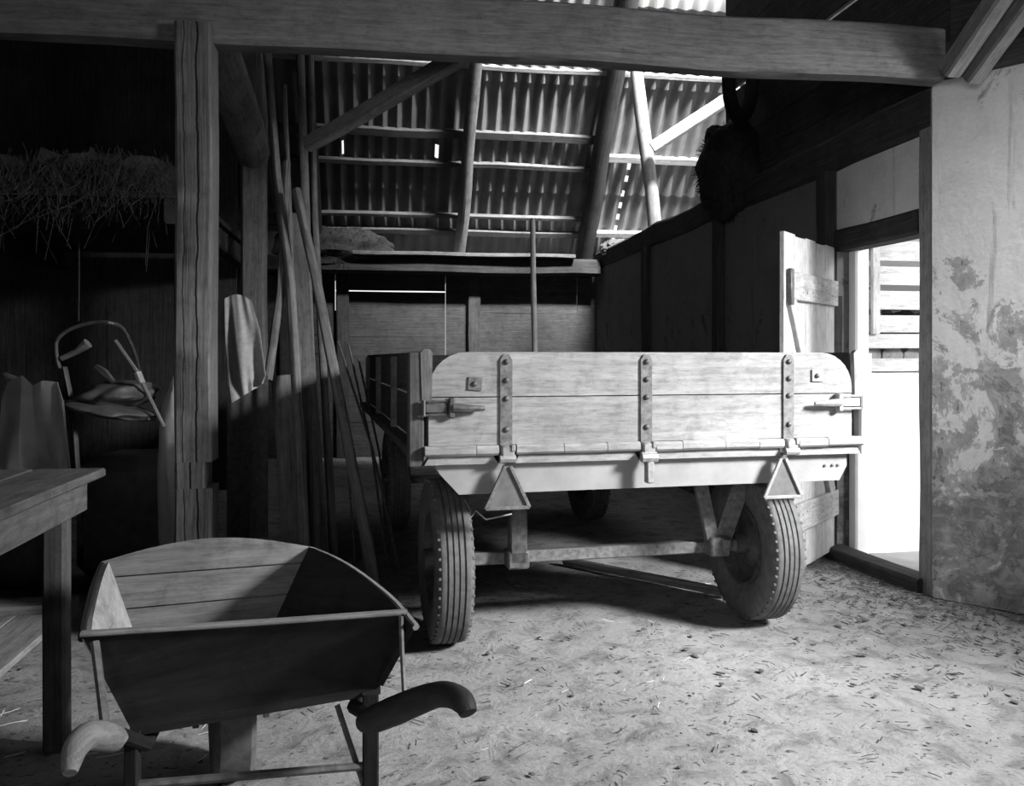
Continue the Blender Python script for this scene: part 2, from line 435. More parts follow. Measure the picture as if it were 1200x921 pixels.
# far roof slope: corrugated sheets, holes where daylight comes through
WL, AMP = .177, .030
def sheet(mb, u0, u1, v0, v1, lift=0., holes=(), per=8, step=.09):
    n = max(2, int((u1-u0)/WL*per)); Ls = math.hypot(v1-v0, roof_z(v1)-roof_z(v0)); m = max(1, int(Ls/step))
    nrm = V((0, SLOPE, 1)).normalized()
    rows = []
    for j in range(m+1):
        v = v0+(v1-v0)*j/m
        rows.append([V((u0+(u1-u0)*i/n, v, roof_z(v)+.12)) + nrm*(AMP*math.cos(2*math.pi*(u0+(u1-u0)*i/n)/WL)+lift) for i in range(n+1)])
    vs = [p for r in rows for p in r]; fs = []
    for j in range(m):
        for i in range(n):
            c = (rows[j][i]+rows[j+1][i+1])/2
            if any(a <= c.x <= b and lo <= c.z <= hi and (not dot or j % 2 == 0) for a, b, lo, hi, dot in holes): continue
            fs.append([j*(n+1)+i, j*(n+1)+i+1, (j+1)*(n+1)+i+1, (j+1)*(n+1)+i])
    mb.add(vs, fs, V((0, 1, -1)), smooth=True)
def on_roof(px, py):
    Y = (EAVE_Z+.12+EAVE_V*SLOPE-EYE)/(SLOPE*(CY-(px-CX)/FPX*SY)+(HZ-py)/FPX); return at(px, py, Y)
ha = on_roof(733, 215); h1 = on_roof(402, 174); h2 = on_roof(512, 178)
holes = [(ha.x-.018, ha.x+.018, on_roof(733, 300).z, on_roof(733, 187).z, True), (h1.x-.02, h1.x+.02, h1.z-.05, h1.z+.05, False), (h2.x-.02, h2.x+.02, h2.z-.05, h2.z+.05, False)]
sky0, sky1 = on_roof(738, 3).x, on_roof(860, 3).x
zs = on_roof(760, 12).z; vs_ = EAVE_V-(zs-EAVE_Z)/SLOPE
vt = vs_-1.2
mb = MB()
sheet(mb, -5.2, 6.4, 12.35, 11.28, .0, holes); sheet(mb, -5.2, 6.4, 11.36, 10.30, -.03, holes); sheet(mb, -5.2, 6.4, 10.38, vs_, -.06, holes)
sheet(mb, -5.2, sky0, vs_, vt, -.06, step=.3); sheet(mb, sky1, 6.4, vs_, vt, -.06, step=.3); sheet(mb, -5.2, 6.4, vt, RIDGE_V, -.06, step=.5, per=6)
struct(mb.build('ceiling', 'sheet', recentre=False), 'corrugated roof sheets on the far slope')
mb = MB(); sheet(mb, sky0-.03, sky1+.03, vs_+.06, vt-.06, -.09, step=.3)
struct(mb.build('window_1', 'skylight', recentre=False), 'bright translucent skylight sheet above the tie beam')
mb = MB()
def near_slope(u0, u1, v0, v1):
    z = lambda v: RIDGE_Z-(RIDGE_V-v)*SLOPE+.12
    mb.add([(u0, v0, z(v0)), (u1, v0, z(v0)), (u1, v1, z(v1)), (u0, v1, z(v1)), (u0, v0, z(v0)+.05), (u1, v0, z(v0)+.05), (u1, v1, z(v1)+.05), (u0, v1, z(v1)+.05)],
           [[0, 1, 2, 3], [4, 7, 6, 5], [0, 4, 5, 1], [1, 5, 6, 2], [2, 6, 7, 3], [3, 7, 4, 0]])
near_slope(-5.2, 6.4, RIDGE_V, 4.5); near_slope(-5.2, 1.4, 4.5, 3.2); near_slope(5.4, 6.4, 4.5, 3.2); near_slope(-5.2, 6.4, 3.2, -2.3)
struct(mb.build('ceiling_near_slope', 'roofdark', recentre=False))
# timbers of the wall: post, studs, header, plate
mb = MB(); mb.bar((WX+.075, 4.49, 0), (WX+.075, 4.49, 2.90), .14, .18, (1, 0, 0), 14, .012, .12, .05)
tag(mb.build('corner_post', 'jamb'), 'upright door post at the corner of the doorway and brick wall', 'post')
mb = MB(); mb.bar((WX-.015, 5.55, 0), (WX-.015, 5.55, PZ), .15, .12, (1, 0, 0), 8, .015)
tag(mb.build('stud', 'dark_timber'), 'dark wall timber carrying the hinges of the open door', 'post', 'wall timbers')
for v, lab in ((7.45, 'dark upright wall timber showing just above the trailer behind the open door'), (9.6, 'dark upright timber deep along the plaster wall')):
    mb = MB(); mb.bar((WX-.01, v, 0), (WX-.01, v, PZ), .15, .12, (1, 0, 0), 8, .015)
    tag(mb.build('stud', 'dark_timber'), lab, 'post', 'wall timbers')
mb = MB(); mb.bar((WX+.06, D0-.0, DH+.07), (WX+.06, D1+.02, DH+.07), .16, .15, (0, 0, 1), 6, .012)
tag(mb.build('door_header', 'dark_timber'), 'rough dark header timber over the bright doorway', 'beam')
mb = MB(); mb.bar((WX+.02, D0-.05, .035), (WX-.04, D1+.05, .035), .16, .09, (0, 0, 1), 5, .01)
tag(mb.build('door_sill', 'dark_timber'), 'low dark wooden sill across the bright doorway', 'sill')
mb = MB(); mb.bar((WX+.10, 4.44, PZ+.13), (WX+.10, 12.0, PZ+.09), .24, .26, (0, 0, 1), 14, .03)
tag(mb.build('wall_plate_timber', 'dark_timber'), 'long dark timber lying along the top of the plaster wall', 'beam')
q0, q1 = V((WX+.02, 4.42, 3.03)), V((SP.x+.05, SP.y, 3.03))
mb = MB(); mb.bar(q0, q1, .22, .2, (0, 0, 1), 6, .02)
tag(mb.build('wall_plate_timber', 'dark_timber'), 'dark timber on top of the patchy brick wall', 'beam')
# loft boarding above the plate
mb = MB()
for k in range(17):
    z0 = PZ+.24+k*.24; gap = .0
    top = .238
    if abs(z0+.12 - 3.72) < .12: top = .205
    mb.bar((WX+.14, 4.42, z0+top/2), (WX+.14, 7.66, z0+top/2), .03, top, (0, 0, 1), 4, .0, .06)
    mb.bar(V((WX+.1, 4.42, z0+.119)), V((SP.x+.1, SP.y, z0+.119)), .03, .238, (0, 0, 1), 4, .0, .06)
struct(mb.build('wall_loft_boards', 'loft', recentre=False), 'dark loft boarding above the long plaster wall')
mb = MB()
for k in range(15): mb.bar((-5.05+.25*k, 9.2, 0), (-5.05+.25*k, 9.2, 5.55), .26, .03, (0, 1, 0), 4, .004)  # added dark screen, covers the lit roof so the loft side stays black
struct(mb.build('wall_dark_screen', 'loft', recentre=False), 'added dark board screen keeping the hay loft side black')
# exterior beyond the door
mb = MB(); mb.grid([[V((3.22+.25*i, 4.5+.15*j, .02+.01*noise.noise(V((i*.5, j*.5, 3))))) for i in range(14)] for j in range(13)])
struct(mb.build('ground', 'yard', recentre=False), 'pale yard ground outside the door')
mb = MB(); wallbox(mb, (3.3, 5.42), (6.4, 5.42), .12, -.02, 1.26, -1)
struct(mb.build('wall_outside', 'white', recentre=False), 'low whitewashed wall outside the doorway')
mb = MB(); wallbox(mb, (3.3, 6.3), (6.4, 6.3), .1, 0, 2.75, -1)
struct(mb.build('wall_shed', 'white', recentre=False))
mb = MB(); mb.bar((3.29, 5.43, 0), (3.29, 5.43, 2.12), .10, .1, (1, 0, 0), 6, .004)
tag(mb.build('door_jamb', 'white'), 'white painted jamb at the hinge side of the bright doorway', 'jamb')

# open ledged door
hinge = V((WX-.045, 5.45, 0)); dd = V((-.726, -.687, 0)).normalized(); nn = V((.687, -.726, 0))
door = struct(bpy.data.objects.new('door_1', None), 'white ledged plank door standing open beside the doorway'); COL.objects.link(door)
door.location = hinge; ang = math.atan2(dd.y, dd.x); door.rotation_euler = (0, 0, ang)
XF[door.name] = Matrix.Translation(hinge) @ Matrix.Rotation(ang, 4, 'Z')
mb = MB()
for k in range(5): mb.bar((.10+.195*k, 0, .05), (.10+.195*k, 0, 2.12-.01*(k % 2)), .19, .028, (0, 1, 0), 4, .002, .08)
mb.build('planks', 'door', door)
# outer face is local +y or -y ?
side = 1 if (Matrix.Rotation(ang, 3, 'Z') @ V((0, 1, 0))).dot(nn) > 0 else -1
for z in (1.80, .38):
    mb = MB(); mb.bar((.02, side*.03, z), (.93, side*.03, z), .035, .17, (0, 0, 1), 4, .003, .1)
    for x in (.08, .16, .27, .35, .46, .55, .66, .74, .86):
        mb.ico((x, side*.05, z+rnd.uniform(-.05, .05)), (.007, .004, .007), 1)
    mb.build('ledge', 'door_batten', door)
mb = MB(); mb.bar((.90, side*.03, 1.72), (.12, side*.03, .46), .03, .10, (0, 0, 1), 4, .003); mb.build('brace', 'door_batten', door)
mb = MB(); mb.box((.92, side*.035, 1.79), (.05, .03, .22), None, .006); mb.build('latch_plate', 'steel', door)
for z in (1.80, .38):
    mb = MB(); mb.tube([(-.005, side*.02, z-.06), (-.005, side*.02, z+.06)], .014, 8); mb.build('hinge', 'steel', door)

# slatted rack outside with firewood behind it
rk = thing('slatted_rack', 'white slatted rack on the low whitewashed wall outside the doorway', 'rack', (3.95, 5.46, 1.26))
for z0, z1 in ((1.27, 1.36), (1.43, 1.53), (1.54, 1.66), (1.70, 1.83), (1.87, 2.0), (2.04, 2.18), (2.22, 2.36)):
    mb = MB(); mb.bar((3.34, 5.46, (z0+z1)/2), (4.9, 5.46, (z0+z1)/2), .025, z1-z0, (0, 0, 1), 3, .004); mb.build('slat', 'rack', rk, True)
p = at_v(1026, 340, 5.42)
for x, z0 in ((p.x, 1.53), (p.x+1.0, 1.27)):
    mb = MB(); mb.bar((x, 5.425, z0), (x, 5.425, 2.36), .055, .035, (0, 1, 0), 3, .002); mb.build('upright', 'rack', rk, True)
for i in range(26):
    x = 3.44+.17*(i % 9)+rnd.uniform(-.02, .02); z = 1.36+.19*(i//9)+rnd.uniform(-.01, .02); r = rnd.uniform(.07, .095)
    mb = MB(); a = rnd.uniform(-.12, .12)
    mb.tube([(x, 5.52, z), (x+a*.4, 5.70, z+.01), (x+a, 5.95, z+rnd.uniform(-.02, .02))], r, 7, True, .25, False)
    tag(mb.build('firewood_log', 'firewood'), 'split firewood log stacked behind the white slatted rack', 'log', 'firewood behind the slatted rack')

# ================================================================== MAIN TIMBERS
mb = MB(); mb.bar((-5.1, 4.335, 3.005), (3.10, 4.335, 3.042), .15, .30, (0, 0, 1), 60, .012, .12, .04, .96)
tag(mb.build('tie_beam', 'beam'), 'massive hewn tie beam spanning the barn overhead', 'beam')
mb = MB()
xs0, xs1 = -.935, -.765
mb.bar((-.853, 4.31, 0), (-.848, 4.31, .745), .17, .2, (0, 1, 0), 8, .006, .07, .03, 1, 0)
mb.bar((-.866, 4.31, .745), (-.866, 4.31, .87), .138, .2, (0, 1, 0), 2, .0, .07, .0, 1, 0)
mb.bar((-.850, 4.31, .87), (-.852, 4.31, 2.95), .167, .2, (0, 1, 0), 30, .008, .07, .05, 1, 0)
tag(mb.build('barn_post', 'post'), 'thick cracked wooden post holding up the tie beam behind the wheelbarrow', 'post')
# rafters of the far slope (round logs)
def rafter(u, r, lab, bend=0., mat='dark_timber'):
    mb = MB(); pts = []; rs = []
    for k in range(15):
        t = k/14; v = 12.0-3.6*t
        pts.append(V((u+bend*math.sin(t*math.pi)+.03*noise.noise(V((t*4, u, 0))), v-.10, roof_z(v)-.07))); rs.append(r*(1.1-.2*t))
    mb.tube(pts, rs, 12, True, .12)
    tag(mb.build('rafter', mat), lab, 'rafter', 'log rafters under the corrugated roof')
rafter(1.13, .078, 'crooked grey log rafter below the middle of the corrugated roof', .05, 'jamb')
rafter(2.92, .115, 'thick dark log rafter standing beside the bright strut', -.02)
rafter(-.80, .10, 'dark log rafter behind the upper ends of the long poles')
rafter(-2.7, .10, 'dark log rafter above the hay loft')
rafter(4.95, .10, 'dark log rafter hidden behind the loft boarding')
# roof battens
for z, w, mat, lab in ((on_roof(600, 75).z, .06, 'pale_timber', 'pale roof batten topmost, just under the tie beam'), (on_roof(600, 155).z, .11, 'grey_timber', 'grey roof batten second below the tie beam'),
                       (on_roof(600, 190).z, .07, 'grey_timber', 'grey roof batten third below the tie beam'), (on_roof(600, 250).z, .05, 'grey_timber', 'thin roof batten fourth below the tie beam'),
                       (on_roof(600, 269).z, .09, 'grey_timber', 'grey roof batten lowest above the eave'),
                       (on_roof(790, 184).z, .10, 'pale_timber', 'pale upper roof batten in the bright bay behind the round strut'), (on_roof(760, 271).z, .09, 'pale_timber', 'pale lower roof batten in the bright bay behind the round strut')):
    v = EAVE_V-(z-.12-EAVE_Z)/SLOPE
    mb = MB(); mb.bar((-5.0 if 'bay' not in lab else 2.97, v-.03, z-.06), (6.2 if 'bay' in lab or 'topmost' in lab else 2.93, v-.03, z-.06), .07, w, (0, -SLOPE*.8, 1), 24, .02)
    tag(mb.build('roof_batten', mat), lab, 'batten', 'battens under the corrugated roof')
# eave timber and sill board on the back wall
mb = MB(); mb.bar((-5.0, 11.72, 2.62), (3.1, 11.72, 2.62), .30, .22, (0, 0, 1), 20, .03)
tag(mb.build('eave_timber', 'dark_timber'), 'long dark timber along the top of the far board wall', 'beam')
mb = MB(); mb.bar((-.3, 11.60, 2.765), (2.72, 11.60, 2.765), .30, .05, (0, 0, 1), 10, .015)
tag(mb.build('plank', 'grey_timber'), 'pale loose plank lying on the far eave timber', 'plank')
# bright strut on the wall plate and its brace
sa, sb = at(770, 296, 10.2), at(743, 60, 9.7)
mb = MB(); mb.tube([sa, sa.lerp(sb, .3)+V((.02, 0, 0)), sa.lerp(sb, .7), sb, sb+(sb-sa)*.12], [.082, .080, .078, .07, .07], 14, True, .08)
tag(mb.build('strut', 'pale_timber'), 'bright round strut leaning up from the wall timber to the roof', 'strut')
ba, bb = at(764, 173, 9.72), at(868, 106, 9.55)
mb = MB(); mb.bar(ba, bb, .10, .135, (0, 0, 1), 6, .01)
tag(mb.build('strut_brace', 'pale_timber'), 'bright sawn brace running up from the round strut', 'brace')
# dark brace pole under the tie beam
mb = MB(); mb.bar(at(549, 61, 4.75), at(362, 170, 5.6), .075, .095, (0, 0, 1), 6, .01)
tag(mb.build('slanting_brace', 'jamb'), 'grey slanting brace from tie beam down to the leaning poles', 'brace')
# log brace behind the post, rear post
mb = MB(); mb.tube([at(248, 10, 4.75), at(257, 60, 5.1), at(274, 110, 5.6), at(288, 150, 6.1), at(296, 178, 6.6)], [.11, .12, .13, .135, .13], 14, True, .1)
tag(mb.build('log_brace', 'jamb'), 'stout round log brace behind the cracked post', 'brace')
pr = at(298, 175, 6.9)
mb = MB(); mb.bar((pr.x, pr.y, 0), (pr.x, pr.y, 4.6), .19, .19, (0, 1, 0), 14, .02)
tag(mb.build('rear_post', 'grey_timber'), 'plain squared post standing further back behind the leaning poles', 'post')
# double rafter at the upper corner
for (a, b), lab in ((((1112, 84), (1178, -12)), 'pale sloping rafter rising from the end of the tie beam'), (((1136, 92), (1212, -10)), 'second darker sloping rafter beside the pale one at the tie beam end')):
    A, B = at(a[0], a[1], 4.62), at(b[0], b[1], 4.25); B = B+(B-A)*3
    mb = MB(); mb.bar(A, B, .10, .105, (0, 0, 1), 6, .01)
    tag(mb.build('sloping_rafter', 'beam' if 'pale' in lab[:5] else 'grey_timber'), lab, 'rafter')

# hay loft at the dark side
lf = thing('hay_loft', 'dark plank hay loft behind the cracked post', 'loft', (-3.3, 6.5, 2.3))
mb = MB()
for k in range(12): mb.bar((-5.0, 5.85+.25*k, 2.40), (-1.15, 5.85+.25*k, 2.40), .245, .04, (0, 0, 1), 3, .004)
mb.build('loft_floor', 'dark_timber', lf, True)
for x in (-4.8, -3.0, -1.25):
    mb = MB(); mb.bar((x, 5.7, 2.30), (x, 8.9, 2.30), .14, .16, (0, 0, 1), 5, .01); mb.build('joist', 'dark_timber', lf, True)
for x in (-4.85, -1.22):
    mb = MB(); mb.bar((x, 5.95, 0), (x, 5.9, 2.23), .15, .15, (0, 1, 0), 5, .01); mb.build('loft_post', 'dark_timber', lf, True)
mb = MB()
for k in range(10): mb.ico((-4.5+.31*k, 6.6+rnd.uniform(-.1, .3), 2.56), (.38, .6, .24), 3, .45, 3.0, k)
for k in range(3200):
    x = rnd.uniform(-4.7, -1.3); up = rnd.random()**1.5
    mb.strand((x, 5.72+rnd.uniform(-.06, .3), 2.40+.30*up), (rnd.uniform(-.5, .5), rnd.uniform(-.3, .2), -rnd.uniform(.3, 1)), rnd.uniform(.05, .22)+(.3 if rnd.random() < .05 else 0), .0022, .35, 2)
tag(mb.build('loft_hay', 'hay_dark'), 'dry hay hanging over the edge of the dark loft', 'hay', kind='stuff')
# hay on the eave timber and wall plate
def heap(name, c, size, lab, mat, seed, n, sl=.18, disp=.3):
    mb = MB(); mb.ico(c, size, 4, disp, 2.6, seed); c = V(c)
    for k in range(n):
        d = V((rnd.gauss(0, 1), rnd.gauss(0, 1), rnd.gauss(0, 1))).normalized()
        p_ = c+V((d.x*size[0], d.y*size[1], d.z*size[2]))*.86
        mb.strand(p_, d+V((rnd.uniform(-1, 1), rnd.uniform(-1, 1), rnd.uniform(-1, .3))), rnd.uniform(.3, 1)*sl, .003, .3, 2)
    tag(mb.build(name, mat), lab, 'hay', kind='stuff')
h = at_v(729, 292, 11.45); heap('hay_heap', h, (.31, .2, .14), 'small clump of pale hay lying at the foot of the bright strut', 'hay', 3, 500, .06)
h = at_v(400, 300, 11.72); heap('hay_heap', V((h.x-.1, h.y, 2.84)), (.75, .24, .30), 'low heap of grey hay on the eave timber behind the poles', 'hay_dark', 5, 500, .12)
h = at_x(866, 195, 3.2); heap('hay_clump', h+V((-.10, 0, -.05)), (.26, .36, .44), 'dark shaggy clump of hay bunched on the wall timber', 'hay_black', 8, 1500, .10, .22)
# dark loop above it
lc = at(868, 92, 7.35)
mb = MB(); pts = []
for k in range(25):
    th = 2*math.pi*k/24; q_ = V((math.cos(th)*.11+.03*math.sin(th), math.sin(th)*.05, math.sin(th)*.34)); pts.append(lc+q_)
mb.tube(pts, .062, 8, False); tag(mb.build('rubber_loop', 'hay_black'), 'dark hanging loop of old belting above the hay clump', 'loop')

# ================================================================== LEANING POLES AND CLOTH
def pole(path, r, lab, mat='pole', taper=.8):
    pts = [at(*p_) for p_ in path]; mb = MB(); n = len(pts)
    fine = []
    for i in range(n-1):
        for k in range(4): fine.append(pts[i].lerp(pts[i+1], k/4))
    fine.append(pts[-1]); m = len(fine)
    mb.tube(fine, [r*(1+(taper-1)*(1-i/(m-1))) for i in range(m)], 9, True, .12)
    tag(mb.build('leaning_pole', mat), lab, 'pole', 'long poles leaning behind the cracked post')
def floor_y(px, Y): return HZ+EYE*FPX/Y
pole([(312, 48, 5.7), (324, 203, 5.45), (340, 331, 5.2), (350, 490, 4.95), (359, floor_y(0, 4.75)-4, 4.75)], .034, 'stout knotty pole leaning first beside the hanging sack')
pole([(333, 100, 5.9), (338, 225, 5.7), (345, 420, 5.4), (352, floor_y(0, 5.05)-3, 5.05)], .022, 'thin pole leaning between the two stout poles')
pole([(352, 52, 6.3), (360, 323, 5.8), (372, floor_y(0, 5.2)-3, 5.2)], .036, 'upright thick pole with bark reaching the tie beam')
pole([(364, 54, 6.4), (369, 258, 6.1), (392, floor_y(0, 5.5)-3, 5.5)], .028, 'upright slimmer pole beside the thick barked one')
pole([(347, 222, 5.3), (369, 320, 5.2), (400, 480, 5.0), (430, 635, 4.85), (440, floor_y(0, 4.8)-2, 4.8)], .036, 'long smooth pole slanting furthest towards the trailer')
pole([(336, 190, 5.5), (329, 342, 5.2), (314, 446, 5.0)], .026, 'short pole leaning the opposite way across the others', 'pole', .9)
for i, (a, b, lab) in enumerate((((396, 400), (455, 571), 'thin iron rod leaning beside the smooth long pole'), ((408, 402), (440, 590), 'thin steeper iron rod among the rods near the trailer'),
                                 ((388, 410), (402, 600), 'thin nearly upright iron rod behind the long smooth pole'), ((420, 420), (446, 585), 'short thin iron rod closest to the trailer'))):
    A, B = at(a[0], a[1], 5.95+.12*i), at_z(b[0]+14, HZ+EYE*FPX/(5.45+.12*i), .0)
    mb = MB(); mb.tube([A, A.lerp(B, .5)+V((.03, 0, .02)), B], .009, 6)
    tag(mb.build('iron_rod', 'steel'), lab, 'rod', 'thin iron rods beside the poles')
def leanboard(a, b, w, th, lab, mat='pole'):
    mb = MB(); mb.bar(a, b, w, th, (0, 1, 0), 6, .008); tag(mb.build('leaning_board', mat), lab, 'board', 'old boards leaning among the poles')
leanboard(at(331, 440, 5.15), at_z(347, HZ+EYE*FPX/4.95, .0), .13, .025, 'short wide grey board propped below the hanging sack')
leanboard(at(348, 250, 5.75), at_z(376, HZ+EYE*FPX/5.3, .0), .11, .025, 'tall narrow board propped behind the stout poles')
# pale sack on a peg
def drape(name, path_top, z_drop, w, folds, mat, lab, cat, seed=0, th=.012):
    """hanging cloth: rows go down, columns across, folded in depth; closed front and back"""
    rows = []; rb = []
    for j in range(19):
        t = j/18; row = []; rw = []
        for i in range(25):
            s_ = i/24*2-1
            row_p = path_top(s_, t)
            f = folds*(.25+.75*t)*(noise.noise(V((s_*2.6+seed, t*1.2, seed)))+.22*math.sin(s_*4.5+seed+1.2*t))
            row.append(row_p+V((0, -1, 0))*f); rw.append(row_p+V((0, -1, 0))*(f-th))
        rows.append(row); rb.append(rw)
    mb = MB(); mb.grid(rows); mb.grid(rb)
    per = [rows[0], rb[0]], [rows[-1], rb[-1]], [[r[0] for r in rows], [r[0] for r in rb]], [[r[-1] for r in rows], [r[-1] for r in rb]]
    for a, b in per: mb.grid([a, b])
    return tag(mb.build(name, mat), lab, cat)
def sack_top(s_, t):
    # shoulder at the top, widening, then a slanted hem
    l = [(263, 350), (264, 400), (268, 450), (272, 472)]; r = [(294, 352), (305, 388), (312, 440), (309, 449)]
    def ip(a, t):
        k = min(int(t*3), 2); f = t*3-k; return (a[k][0]*(1-f)+a[k+1][0]*f, a[k][1]*(1-f)+a[k+1][1]*f)
    L_, R_ = ip(l, t), ip(r, t); f = (s_+1)/2
    return at(L_[0]*(1-f)+R_[0]*f, L_[1]*(1-f)+R_[1]*f - 6*math.sin(f*math.pi)*(1-t), 4.75)
drape('hanging_sack', sack_top, 0, 0, .05, 'cloth', 'pale cloth sack hanging beside the cracked post', 'sack', 2)
def coat_top(s_, t):
    f = (s_+1)/2; return at(266+48*f, 440+190*t, 4.95)
drape('hanging_coat', coat_top, 0, 0, .05, 'darkcloth', 'dark cloth hanging in shadow below the pale sack', 'cloth', 5)
mb = MB(); mb.tube([at(276, 347, 4.79), at(276, 352, 6.85)], .014, 8)
tag(mb.build('hanging_rail', 'dark_timber'), 'dark peg rail from which the pale sack hangs', 'rail')
mb = MB(); mb.bar(at(272, 440, 4.98), at(272, 440, 6.8), .04, .05, (0, 0, 1), 3)
tag(mb.build('hanging_rail', 'dark_timber'), 'lower dark rail holding the dark cloth', 'rail')

# ================================================================== MACHINE AND TARPAULIN BEHIND THE BENCH
mc = thing('farm_machine', 'old dark machine with bent hoop and lever behind the workbench', 'machine', tuple(at_z(120, HZ+EYE*FPX/4.85, 0)))
P = lambda px, py, Y=4.8: at(px, py, Y)
mb = MB(); b0 = P(150, 520, 4.95); mb.box((b0.x+.02, b0.y+.3, .42), (.62, .6, .72), YAW*-1, .08)
mb.build('body', 'leather', mc, True)
mb = MB()
for k in range(4):
    x, y = ((-.22, -.2), (.22, -.2), (-.22, .2), (.22, .2))[k]; mb2 = MB(); mb2.box((b0.x+.02+x, b0.y+.3+y, .03+.02), (.07, .07, .10), None, .01); mb2.build('foot', 'steel', mc, True)
mb = MB(); mb.tube(cr([P(82, 500), P(76, 450), P(68, 425), P(66, 402), P(75, 390), P(92, 382), P(112, 378), P(132, 379), P(146, 388, 5.0), P(160, 420, 5.05), P(170, 470, 5.05)]), .011, 8)
mb.build('hoop', 'steel', mc, True)
mb = MB(); mb.tube([P(72, 420), P(90, 412), P(103, 402)], [.015, .017, .03], 8); mb.build('handle', 'pole', mc, True)
mb = MB(); mb.tube([P(135, 399, 4.7), P(160, 435, 4.7), P(192, 500, 4.75)], .012, 8)
mb.build('lever', 'pole', mc, True)
mb = MB(); mb.tube([P(161, 436, 4.69), P(166, 449, 4.69)], .021, 8); mb.build('lever_grip', 'pale_steel', mc, True)
mb = MB(); c0 = P(140, 462, 4.85); mb.ico(c0, (.21, .26, .075), 4, .25, 2, 4, Matrix.Rotation(-.12, 3, 'Y')); c1 = P(130, 480, 4.8); mb.ico(c1, (.24, .22, .045), 4, .2, 2, 6, Matrix.Rotation(.18, 3, 'Y'))
mb.build('seat_pad', 'leather', mc, True)
mb = MB(); mb.tube([P(112, 430), P(122, 438), P(132, 448)], [.02, .03, .02], 8); mb.build('knob', 'leather', mc, True)
mb = MB(); mb.tube([P(76, 430), P(82, 460), P(88, 500), P(92, 560), P(95, 640)], .03, 8, True, 0, True, .35); mb.build('strap', 'leather', mc, True)
def tarp_top(s_, t):
    f = (s_+1)/2
    top = [(8, 470), (14, 448), (32, 440), (44, 452), (56, 446), (72, 448), (82, 470)]
    k = min(int(f*6), 5); g = f*6-k; g = g*g*(3-2*g); tx = top[k][0]*(1-g)+top[k+1][0]*g; ty = top[k][1]*(1-g)+top[k+1][1]*g
    return at(tx-6+(-4+20*f)*t, ty+(600-ty)*t, 4.55-.15*t)
drape('tarpaulin', tarp_top, 0, 0, .15, 'tarp', 'pale crumpled tarpaulin draped behind the workbench', 'tarpaulin', 3)
mb = MB()
pr0 = at(45, 520, 4.8); mb.box((pr0.x-.12, pr0.y+.10, .52), (.42, .30, .92), -YAW, .05)
tag(mb.build('chest', 'leather'), 'dark upright box under the pale tarpaulin', 'box')
mb = MB(); mb.tube([at(5, 440, 4.7), at(16, 450, 4.66), at(24, 456, 4.62)], [.02, .045, .03], 10); mb.tube([at(24, 456, 4.62), at(30, 470, 4.7), at(34, 600, 4.75)], .012, 8)
tag(mb.build('club_handle', 'grip_pale'), 'pale knobbed handle sticking up beside the tarpaulin', 'handle')
sc_ = at(204, 492, 4.75); mb = MB(); mb.ico((sc_.x, sc_.y+.1, .62), (.115, .13, .63), 4, .18, 2.2, 12)
tag(mb.build('grain_sack', 'tarp'), 'slumped grey sack standing just behind the cracked post', 'sack')
mb = MB(); a_ = at(92, 298, 5.9); b_ = at(92, 376, 5.9); mb.tube([V((a_.x, a_.y, 2.40)), V((a_.x+.004, a_.y, 2.0)), b_], .006, 6)
tag(mb.build('twine', 'rope'), 'thin twine hanging from the loft above the old machine', 'twine')
# plank platform
pf = thing('plank_platform', 'low pale plank platform on the floor behind the workbench leg', 'platform', (-2.4, 4.3, 0))
for k in range(9):
    x = -1.64-.235*k; mb = MB(); mb.bar((x, 3.62, .055), (x-.02, 4.62, .055), .228, .03, (0, 0, 1), 3, .003); mb.build('plank', 'platform', pf, True)
for y in (3.75, 4.5):
    mb = MB(); mb.bar((-3.7, y, .02), (-1.53, y, .02), .08, .045, (0, 0, 1), 3, .002); mb.build('bearer', 'dark_timber', pf, True)
mb = MB(); mb.bar((-3.7, 4.76, .05), (-1.56, 4.76, .05), .2, .10, (0, 0, 1), 5, .006); mb.build('edge_plank', 'platform', pf, True)

# ================================================================== WORKBENCH
wb = thing('workbench', 'old wooden workbench with thick plank top beside the wheelbarrow', 'workbench', (-1.6, 2.0, 0))
mb = MB()
for k, (x0, x1) in enumerate(((-1.24, -1.0), (-1.50, -1.245), (-1.77, -1.505), (-2.05, -1.775), (-2.3, -2.055))):
    mb.bar(((x0+x1)/2, .55, .935), ((x0+x1)/2, 3.40-.01*(k % 2), .935), abs(x1-x0), .032, (0, 0, 1), 14, .005, .18, .02)
mb.build('bench_top', 'bench', wb, True)
mb = MB(); mb.bar((-1.045, .75, .865), (-1.045, 3.28, .865), .035, .105, (0, 0, 1), 8, .004); mb.build('apron', 'bench', wb, True)
mb = MB(); mb.bar((-2.2, 3.27, .865), (-1.07, 3.27, .865), .035, .105, (0, 0, 1), 6, .004); mb.build('apron', 'bench', wb, True)
for x, y in ((-1.10, 3.20), (-2.15, 3.2), (-1.10, .9), (-2.15, .9)):
    mb = MB(); mb.bar((x, y, 0), (x, y, .92), .075, .075, (0, 1, 0), 6, .003); mb.build('leg', 'bench_leg', wb, True)

# ================================================================== WHEELBARROW
pn = at_z(285, 730, .68); wbx = thing('wheelbarrow', 'old wooden wheelbarrow with flared tray and curved handles', 'wheelbarrow', (pn.x, pn.y, 0))
RZ = .68
A, B, C, D = at_z(95, 743, RZ), at_z(477, 718, RZ), at_z(366, 644, RZ), at_z(120, 661, RZ)
a, b = at_z(152, 852, .44), at_z(446, 803, .44)
cx_ = c2w(-.80, 2.86, .44); dx_ = c2w(-1.20, 2.70, .44)
def lerpn(p_, q_, n): return [p_.lerp(q_, i/n) for i in range(n+1)]
up = V((0, 0, 1))
